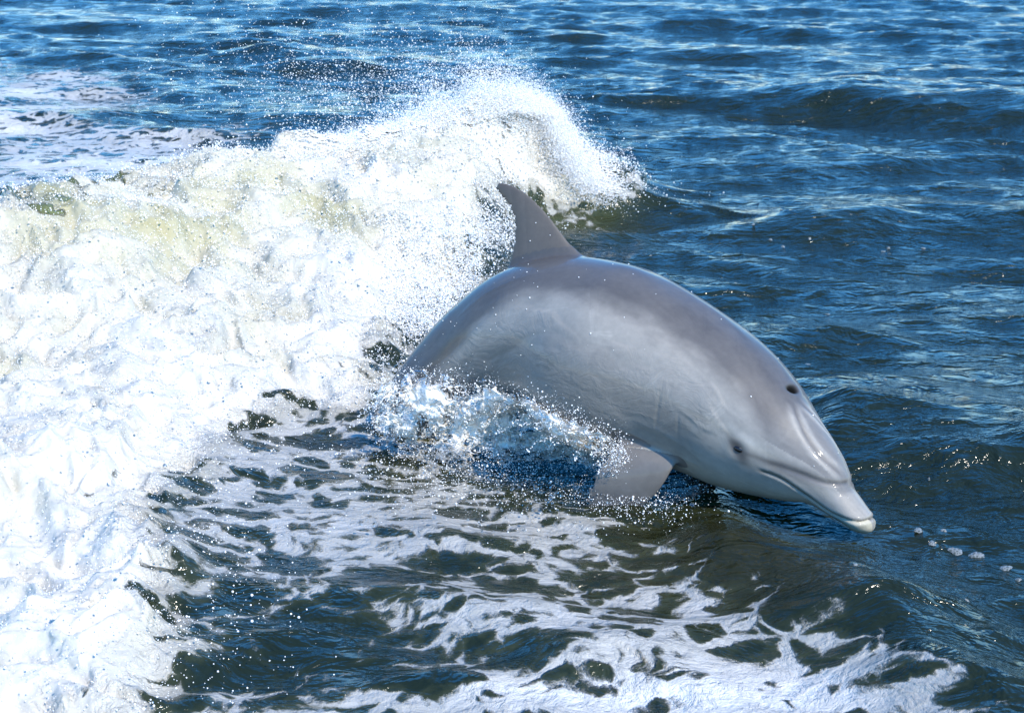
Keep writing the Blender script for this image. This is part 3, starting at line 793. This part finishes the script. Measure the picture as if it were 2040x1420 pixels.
def logn(med, sig, n): return np.exp(rng.normal(math.log(med), sig, n))
def drop_white():
    t = NT('spray_droplet'); t.p.inputs['Base Color'].default_value = (.86, .835, .77, 1); t.p.inputs['Roughness'].default_value = .18
    t.p.inputs['Subsurface Weight'].default_value = 0; t.p.inputs['IOR'].default_value = 1.333
    t.p.inputs['Transmission Weight'].default_value = .0
    return t.m
def drop_clear():
    t = NT('clear_water'); t.p.inputs['Base Color'].default_value = (.97, .98, .97, 1); t.p.inputs['Roughness'].default_value = .02
    t.p.inputs['Transmission Weight'].default_value = 1; t.p.inputs['IOR'].default_value = 1.333
    return t.m
DW, DC = drop_white(), drop_clear()
# lookups of the finished surface
fo_sel = np.where((SL > .55) & (SV[:, 1] > 2.9) & (SV[:, 1] < 11) & (SV[:, 0] > -.36*SV[:, 1]) & (SF > .5))[0]
areaw = (spac.ravel()[fo_sel])**2
def pick(sel, wts, n):
    w_ = wts/wts.sum(); i = rng.choice(len(sel), n, p=w_); return sel[i]
def surf_z(x, y):
    """height of the surface mesh at x, y by table lookup in the rest grid"""
    r_ = np.clip(np.searchsorted(ys, y), 1, len(ys)-1); c_ = np.clip(np.searchsorted(us, x/y), 1, len(us)-1)
    return sz_[r_, c_]
# a) grains of froth lying on and just above the foam
i = pick(fo_sel, areaw, 60000)
P = SV[i]+rng.normal(0, .012, (len(i), 3)); P[:, 2] += rng.exponential(.014, len(i))-.003
points('foam_spray', P, logn(.0012, .5, len(P))*np.clip(P[:, 1]/6, .75, 1.5), DW, 'froth and fine drops thrown up all over the white foam')
# b) plume of spray along the right half of the crest
def crest_at(px):
    return np.stack([np.interp(px, CREST[:, 0], CR[:, 0]), np.interp(px, CREST[:, 0], CR[:, 1]), np.interp(px, CREST[:, 0], CREST[:, 2])], -1)
n = 330000
px = 560+640*rng.beta(2.4, 1.3, n)
c = crest_at(px)
env = np.interp(px, [560, 660, 760, 850, 950, 1050, 1100, 1130, 1200, 1260], [.012, .022, .040, .07, .10, .14, .13, .08, .08, .05])
clump = .30+1.9*np.abs(fbm(px*.032, px*.004+rng.uniform(0, 1.0, n), 3, 300))**1.25
up_ = env*clump*rng.exponential(.50, n)
P = c+np.stack([rng.normal(0, .04, n)-up_*.35, rng.normal(-.05, .10, n), up_-rng.uniform(0, .6, n)*c[:, 2]*(rng.random(n) < .40)], -1)
ej = px > 1080; P[ej, 0] += rng.exponential(.030, ej.sum())
P[:, 2] = np.maximum(P[:, 2], surf_z(P[:, 0], P[:, 1])+.003)
points('crest_spray', P, np.minimum(logn(.0012, .45, n), .0045), DW, 'plume of fine white spray bursting from the top of the breaking wave')
# c) thin shower drifting off the plume to the left and to the right tip
n = 8500
t_ = rng.beta(.9, 2.3, n); ang = R(180)-np.abs(rng.normal(0, 1, n))*R(17)-R(2)
src = crest_at(rng.uniform(700, 1130, n)); L_ = t_*1.6
P = src+np.stack([np.cos(ang)*L_, rng.normal(0, .45, n), .06+np.sin(ang)*L_+.10*rng.random(n)], -1)
P = P[P[:, 2] > surf_z(P[:, 0], P[:, 1])+.01]
n2_ = 2200
s2 = crest_at(rng.uniform(1090, 1240, n2_)); P2 = s2+np.stack([rng.exponential(.08, n2_), rng.normal(0, .15, n2_), rng.exponential(.08, n2_)-.04], -1)
P = np.vstack([P, P2[P2[:, 2] > surf_z(P2[:, 0], P2[:, 1])]])
points('drifting_spray', P, np.minimum(logn(.0014, .5, len(P)), .0042), DW, 'scattered drops flying left above the blue water behind the wave')
# d) drops thrown forward at the ragged foot of the foam
foot = poly_px([(1240, 398), (1190, 410), (1120, 385), (1050, 378), (1010, 490), (945, 545), (865, 615), (835, 680), (785, 790), (730, 812), (630, 812), (560, 842), (480, 885), (440, 950), (385, 1010), (450, 1135), (470, 1260), (460, 1330), (420, 1430)])
n = 30000; fp_ = resample(foot, 400); k = (400*rng.beta(1, 1.3, n)).astype(int)
P = np.zeros((n, 3)); P[:, :2] = fp_[k]+rng.normal(0, .09, (n, 2))*np.where(rng.random((n, 1)) < .8, 1, 2); P[:, 2] = surf_z(P[:, 0], P[:, 1])+rng.exponential(.022, n)
P = P[(P[:, 1] > 6.0) | (rng.random(n) < .22)]
# strings of drops thrown out of the foam
def strings(starts, vel, npt, spread):
    out = []; rad_ = []
    for p0, v0 in zip(starts, vel):
        T_ = np.linspace(0, 1, npt)**.8; v = v0*rng.uniform(.4, 1.3)
        p = p0+np.outer(T_, v); p[:, 2] -= .03*T_**2; p += rng.normal(0, spread, p.shape)
        out.append(p); rad_.append(np.interp(T_, [0, .8, 1], [.0009, .0016, .0030])*rng.uniform(.6, 1.2, npt))
    return np.vstack(out), np.concatenate(rad_)
# extra around the dark pocket beside the back of the dolphin
n2_ = 15000; a_ = at_z(rng.uniform(770, 960, n2_), rng.uniform(510, 660, n2_), .08); a_[:, 2] = surf_z(a_[:, 0], a_[:, 1])+rng.exponential(.03, n2_)
P = np.vstack([P, a_]); rad_e = np.minimum(logn(.0012, .55, len(P))*np.clip(P[:, 1]/6, .8, 1.5), .005)
k = rng.integers(0, 400, 150); st0 = np.stack([fp_[k, 0]-.05, fp_[k, 1]+.05, surf_z(fp_[k, 0], fp_[k, 1])+.02], 1)
vv_ = np.stack([rng.normal(.07, .05, 150), rng.normal(-.06, .05, 150), rng.uniform(.03, .12, 150)], 1)
Ps, rs_ = strings(st0, vv_, 34, .0018)
ks_ = (Ps[:, 1] > 5.6) | (Ps[:, 0]*0+rng.random(len(Ps)) < .06); P = np.vstack([P, Ps[ks_]]); rad_e = np.concatenate([rad_e, rs_[ks_]])
points('edge_drops', P, rad_e, DW, 'drops scattered along the ragged lower edge of the foam')
# ------------------------------------------------------------------ splash of clear broken water against the flank
def make_splash_material():
    t = NT('splash_water')
    P = t.node('ShaderNodeNewGeometry').outputs['Position']
    wP = t.vadd(P, t.noise(P, 11, 3, .6, 0, 'Color'), .09)
    thin = t.attr('thin')
    strands = t.math('SUBTRACT', 1.0, t.ss(t.voro(wP, 17), .0, .10))
    fine = t.math('SUBTRACT', 1.0, t.ss(t.voro(wP, 46), .0, .12))
    n1 = t.noise(wP, 9, 5, .65)
    white = t.math('ADD', t.math('MULTIPLY', strands, .38), t.math('ADD', t.math('MULTIPLY', fine, .10), t.ss(n1, .30, .52, .60, 1.0)), clamp=True)
    white = t.math('MULTIPLY', white, t.ss(thin, 0.0, .5))
    t.p.inputs['Base Color'].default_value = (.80, .765, .68, 1); t.p.inputs['Roughness'].default_value = .3; t.p.inputs['IOR'].default_value = 1.33
    tr = t.node('ShaderNodeBsdfTransparent'); gl = t.node('ShaderNodeBsdfGlossy'); gl.inputs['Roughness'].default_value = .25
    fre = t.node('ShaderNodeFresnel'); fre.inputs['IOR'].default_value = 1.33
    f2 = t.noise(wP, 60, 4, .7)
    h = t.math('ADD', t.math('MULTIPLY', n1, .018), t.math('ADD', t.math('MULTIPLY', strands, .004), t.math('MULTIPLY', f2, .0018)))
    bm = t.bump(h, 1.0, 1.0); t.link(bm, t.p.inputs['Normal']); t.link(bm, gl.inputs['Normal']); t.link(bm, fre.inputs['Normal'])
    m1 = t.node('ShaderNodeMixShader'); t.link(fre.outputs[0], m1.inputs[0]); t.link(tr.outputs[0], m1.inputs[1]); t.link(gl.outputs[0], m1.inputs[2])
    m2 = t.node('ShaderNodeMixShader'); t.link(white, m2.inputs[0]); t.link(m1.outputs[0], m2.inputs[1]); t.link(t.p.outputs[0], m2.inputs[2])
    gate = t.ss(t.math('ADD', thin, t.math('ADD', t.math('MULTIPLY', t.math('SUBTRACT', n1, .5), 2.6), t.math('MULTIPLY', strands, .35))), .42, .60)
    m3 = t.node('ShaderNodeMixShader'); t.link(gate, m3.inputs[0]); t.link(tr.outputs[0], m3.inputs[1]); t.link(m2.outputs[0], m3.inputs[2])
    t.link(m3.outputs[0], t.out.inputs['Surface'])
    return t.m
SPL = make_splash_material()
TOP = np.array([(740, 785), (770, 757), (800, 742), (860, 738), (920, 745), (985, 760), (1040, 783), (1100, 805), (1160, 835), (1215, 868), (1250, 893)], float)
BOT = np.array([(735, 850), (760, 880), (800, 905), (850, 915), (930, 938), (985, 930), (1040, 920), (1100, 925), (1150, 932), (1200, 935), (1240, 925)], float)
NU, NVV = 330, 110
Tt, Bb = resample(TOP, NU), resample(BOT, NU)
vv = np.linspace(0, 1, NVV)[None, :, None]
PX = Tt[:, None, :]*(1-vv)+Bb[:, None, :]*vv
rg = ray(PX[..., 0], PX[..., 1])
base = at_z(PX[..., 0], PX[..., 1], .0)
SPV = np.zeros((NU, NVV, 3))
bv2 = BVHTree.FromPolygons(co2.tolist(), faces4.tolist())
vflat = np.linspace(0, 1, NVV)
Yd = np.zeros((NU, NVV))
for a in range(0, NU, 3):
    for b in range(0, NVV, 3):
        d = rg[a, b]; h = bv2.ray_cast(Vector(CAM), Vector(d/np.linalg.norm(d)))
        Yd[a:a+3, b:b+3] = min(h[0][1] if h[0] is not None else 9, base[a, b, 1], 5.10)
# smooth the distance so the sheet stands clear of the skin
for _ in range(30):
    Yp = np.pad(Yd, 1, mode='edge'); Yd = np.minimum(Yd, (Yp[:-2, 1:-1]+Yp[2:, 1:-1]+Yp[1:-1, :-2]+Yp[1:-1, 2:])/4)
GU, GV = np.meshgrid(np.linspace(0, 1, NU), vflat, indexing='ij')
sheets = []
for li, (o0, amp, sd_) in enumerate([(.020, .045, 0), (.045, .065, 40), (.085, .075, 80)]):
    bul = o0+amp*np.sin(np.pi*np.clip(GV, 0, 1))**.8*np.sin(np.pi*GU)**.4
    lum = .026*fbm(GU*8, GV*3, 3, 400+sd_, .5)+.012*billow(GU*13, GV*5, 2, 404+sd_)
    Y2 = Yd-bul-lum
    SPV = CAM+rg*(Y2/rg[..., 1])[..., None]
    rag = .5+.9*fbm(GU*14, GV*2+li*3, 3, 420+sd_)
    edge = np.minimum(np.minimum(GV/(.10+.25*np.clip(rag, 0, 1)), (1-GV)/(.25+.25*np.clip(rag, 0, 1))), np.minimum(GU/.10, (1-GU)/.14))
    thin = np.clip(edge, 0, 1)*(.62-.10*li+.30*fbm(GU*9, GV*3.5, 3, 410+sd_))
    idg = np.arange(NU*NVV).reshape(NU, NVV)+li*NU*NVV
    sheets.append((SPV.reshape(-1, 3), thin.ravel(), np.stack([idg[:-1, :-1], idg[1:, :-1], idg[1:, 1:], idg[:-1, 1:]], -1).reshape(-1, 4)))
me_s = mesh_np('flank_splash', np.vstack([a[0] for a in sheets]), np.vstack([a[2] for a in sheets]), SPL); fattr(me_s, 'thin', np.concatenate([a[1] for a in sheets]))
o = add_obj('flank_splash', me_s); o['kind'] = 'stuff'; o['label'] = 'ragged white and clear splash of water running along the dolphin flank'
# drops and beads in and around the splash
ka = rng.integers(20, NU-20, 90); kb = rng.integers(10, NVV-15, 90)
Ps, rs_ = strings(SPV[ka, kb], np.stack([rng.normal(-.04, .06, 90), rng.normal(-.04, .03, 90), rng.uniform(-.02, .09, 90)], 1)[:90], 26, .003)
n = 15000; a = rng.integers(0, NU, n); b = rng.integers(0, NVV, n)
cl = fbm(a*.05, b*.06, 3, 500)+.3*rng.normal(size=n) > -.05; a, b = a[cl], b[cl]
P = SPV[a, b]+rng.normal(0, .018, (len(a), 3)); P[:, 1] += rng.uniform(-.02, .06, len(a)); P[:, 2] += rng.normal(0, .008, len(a))
n2_ = 5000; px = rng.normal(1010, 190, n2_); py = 895+np.abs(rng.normal(0, 60, n2_)); c = at_z(px, py, .0); c[:, 2] = surf_z(c[:, 0], c[:, 1])+rng.exponential(.018, n2_)
n3_ = 1500; px = rng.normal(1270, 70, n3_); py = rng.normal(985, 30, n3_); e = at_z(px, py, .03)
P = np.vstack([P, c, e]); P = P[P[:, 2] > surf_z(P[:, 0], P[:, 1])]; rad_s = np.concatenate([np.minimum(logn(.0008, .55, len(P)), .0035), rs_*.8]); P = np.vstack([P, Ps])
points('splash_drops', P, rad_s, DW, 'small drops flying round the splash and the flipper')
n = 120; a = rng.integers(0, NU, n); b = rng.integers(0, NVV, n)
P = SPV[a, b]+rng.normal(0, .03, (n, 3)); P[:, 1] -= .03
px = rng.normal(1010, 150, 90); py = rng.uniform(900, 1060, 90); c = at_z(px, py, .06)
P = np.vstack([P, c]); o = add_obj('clear_drops', drops('clear_drops', P, logn(.0036, .35, len(P)), DC, 'ico2')); o['kind'] = 'stuff'
o['label'] = 'larger glassy drops hanging in front of the splash'
# beads of water on the skin
i = rng.choice(nv, 16000); up_m = (N[i, 2] > -.1) & (co2[i, 2] > .05); 
keep = up_m & (rng.random(len(i)) < .005+.028*np.exp(-((qv[i]-1.35)/.3)**2)+.02*np.exp(-((qv[i]-.25)/.08)**2))
i = i[keep]
P = co2[i]+N[i]*.001
o = child('water_bead', drops('water_bead', P, np.exp(rng.normal(math.log(.0015), .4, len(P))), DW, 'ico')); o['kind'] = 'stuff'
# ------------------------------------------------------------------ small rafts of bubbles on the open water
def raft(pts, name, label, rs):
    V_, F_ = [], []
    for (px, py, w_) in pts:
        c = at_z(px, py, 0.0); k = 22; rr0 = w_*c[1]/F_PX/2*(.85 if py > 1000 else .6); ph_ = rs.uniform(0, 6.28); o_ = len(V_)
        ring = []
        V_.append((c[0], c[1], surf_z(c[0], c[1])+.0025))
        for lev in (.6, 1.0):
            for j in range(k):
                t = 2*math.pi*j/k; f = lev*(1+.16*math.sin(2*t+ph_)+.10*math.sin(3*t+2*ph_)+.05*math.sin(7*t))
                x = c[0]+rr0*f*math.cos(t); y = c[1]+rr0*.95*f*math.sin(t); V_.append((x, y, surf_z(x, y)+(.0018 if lev < 1 else -.003)))
        for j in range(k):
            a_, b_2 = o_+1+j, o_+1+(j+1) % k
            F_.append((o_, a_, b_2, b_2)); F_.append((a_, a_+k, b_2+k, b_2))
    me = bpy.data.meshes.new(name); me.from_pydata(V_, [], [f if f[2] != f[3] else f[:3] for f in F_]); me.materials.append(RAFT)
    me.polygons.foreach_set('use_smooth', [True]*len(me.polygons)); me.update()
    o = add_obj(name, me); o['kind'] = 'stuff'; o['label'] = label; return o
tr_ = NT('bubble_raft'); P_ = tr_.node('ShaderNodeNewGeometry').outputs['Position']
vb = tr_.voro(P_, 110); tr_.link(tr_.mix(tr_.ss(vb, .0, .25), (.22, .23, .21, 1), (.08, .09, .07, 1)), tr_.p.inputs['Base Color'])
tr_.p.inputs['Roughness'].default_value = .25; tr_.link(tr_.bump(vb, .4, .004), tr_.p.inputs['Normal']); RAFT = tr_.m
rs = np.random.default_rng(5)
raft([(1830, 1052, 30), (1858, 1073, 22), (1905, 1083, 34), (1946, 1091, 36), (2005, 1120, 36), (1880, 1053, 14), (1925, 1200, 14), (2030, 1140, 20), (1700, 1180, 14), (1762, 775, 14), (1495, 560, 22), (1465, 568, 14),
      (1650, 612, 20), (1610, 715, 24), (1770, 495, 14), (1500, 465, 14), (1535, 482, 14), (1560, 492, 12), (1612, 485, 12), (1760, 500, 20), (1840, 495, 18), (1690, 300, 12), (1555, 448, 12), 
      (1940, 760, 14), (1850, 960, 10)], 'bubble_raft', 'small flat patches of bubbles drifting on the blue water at right', rs)
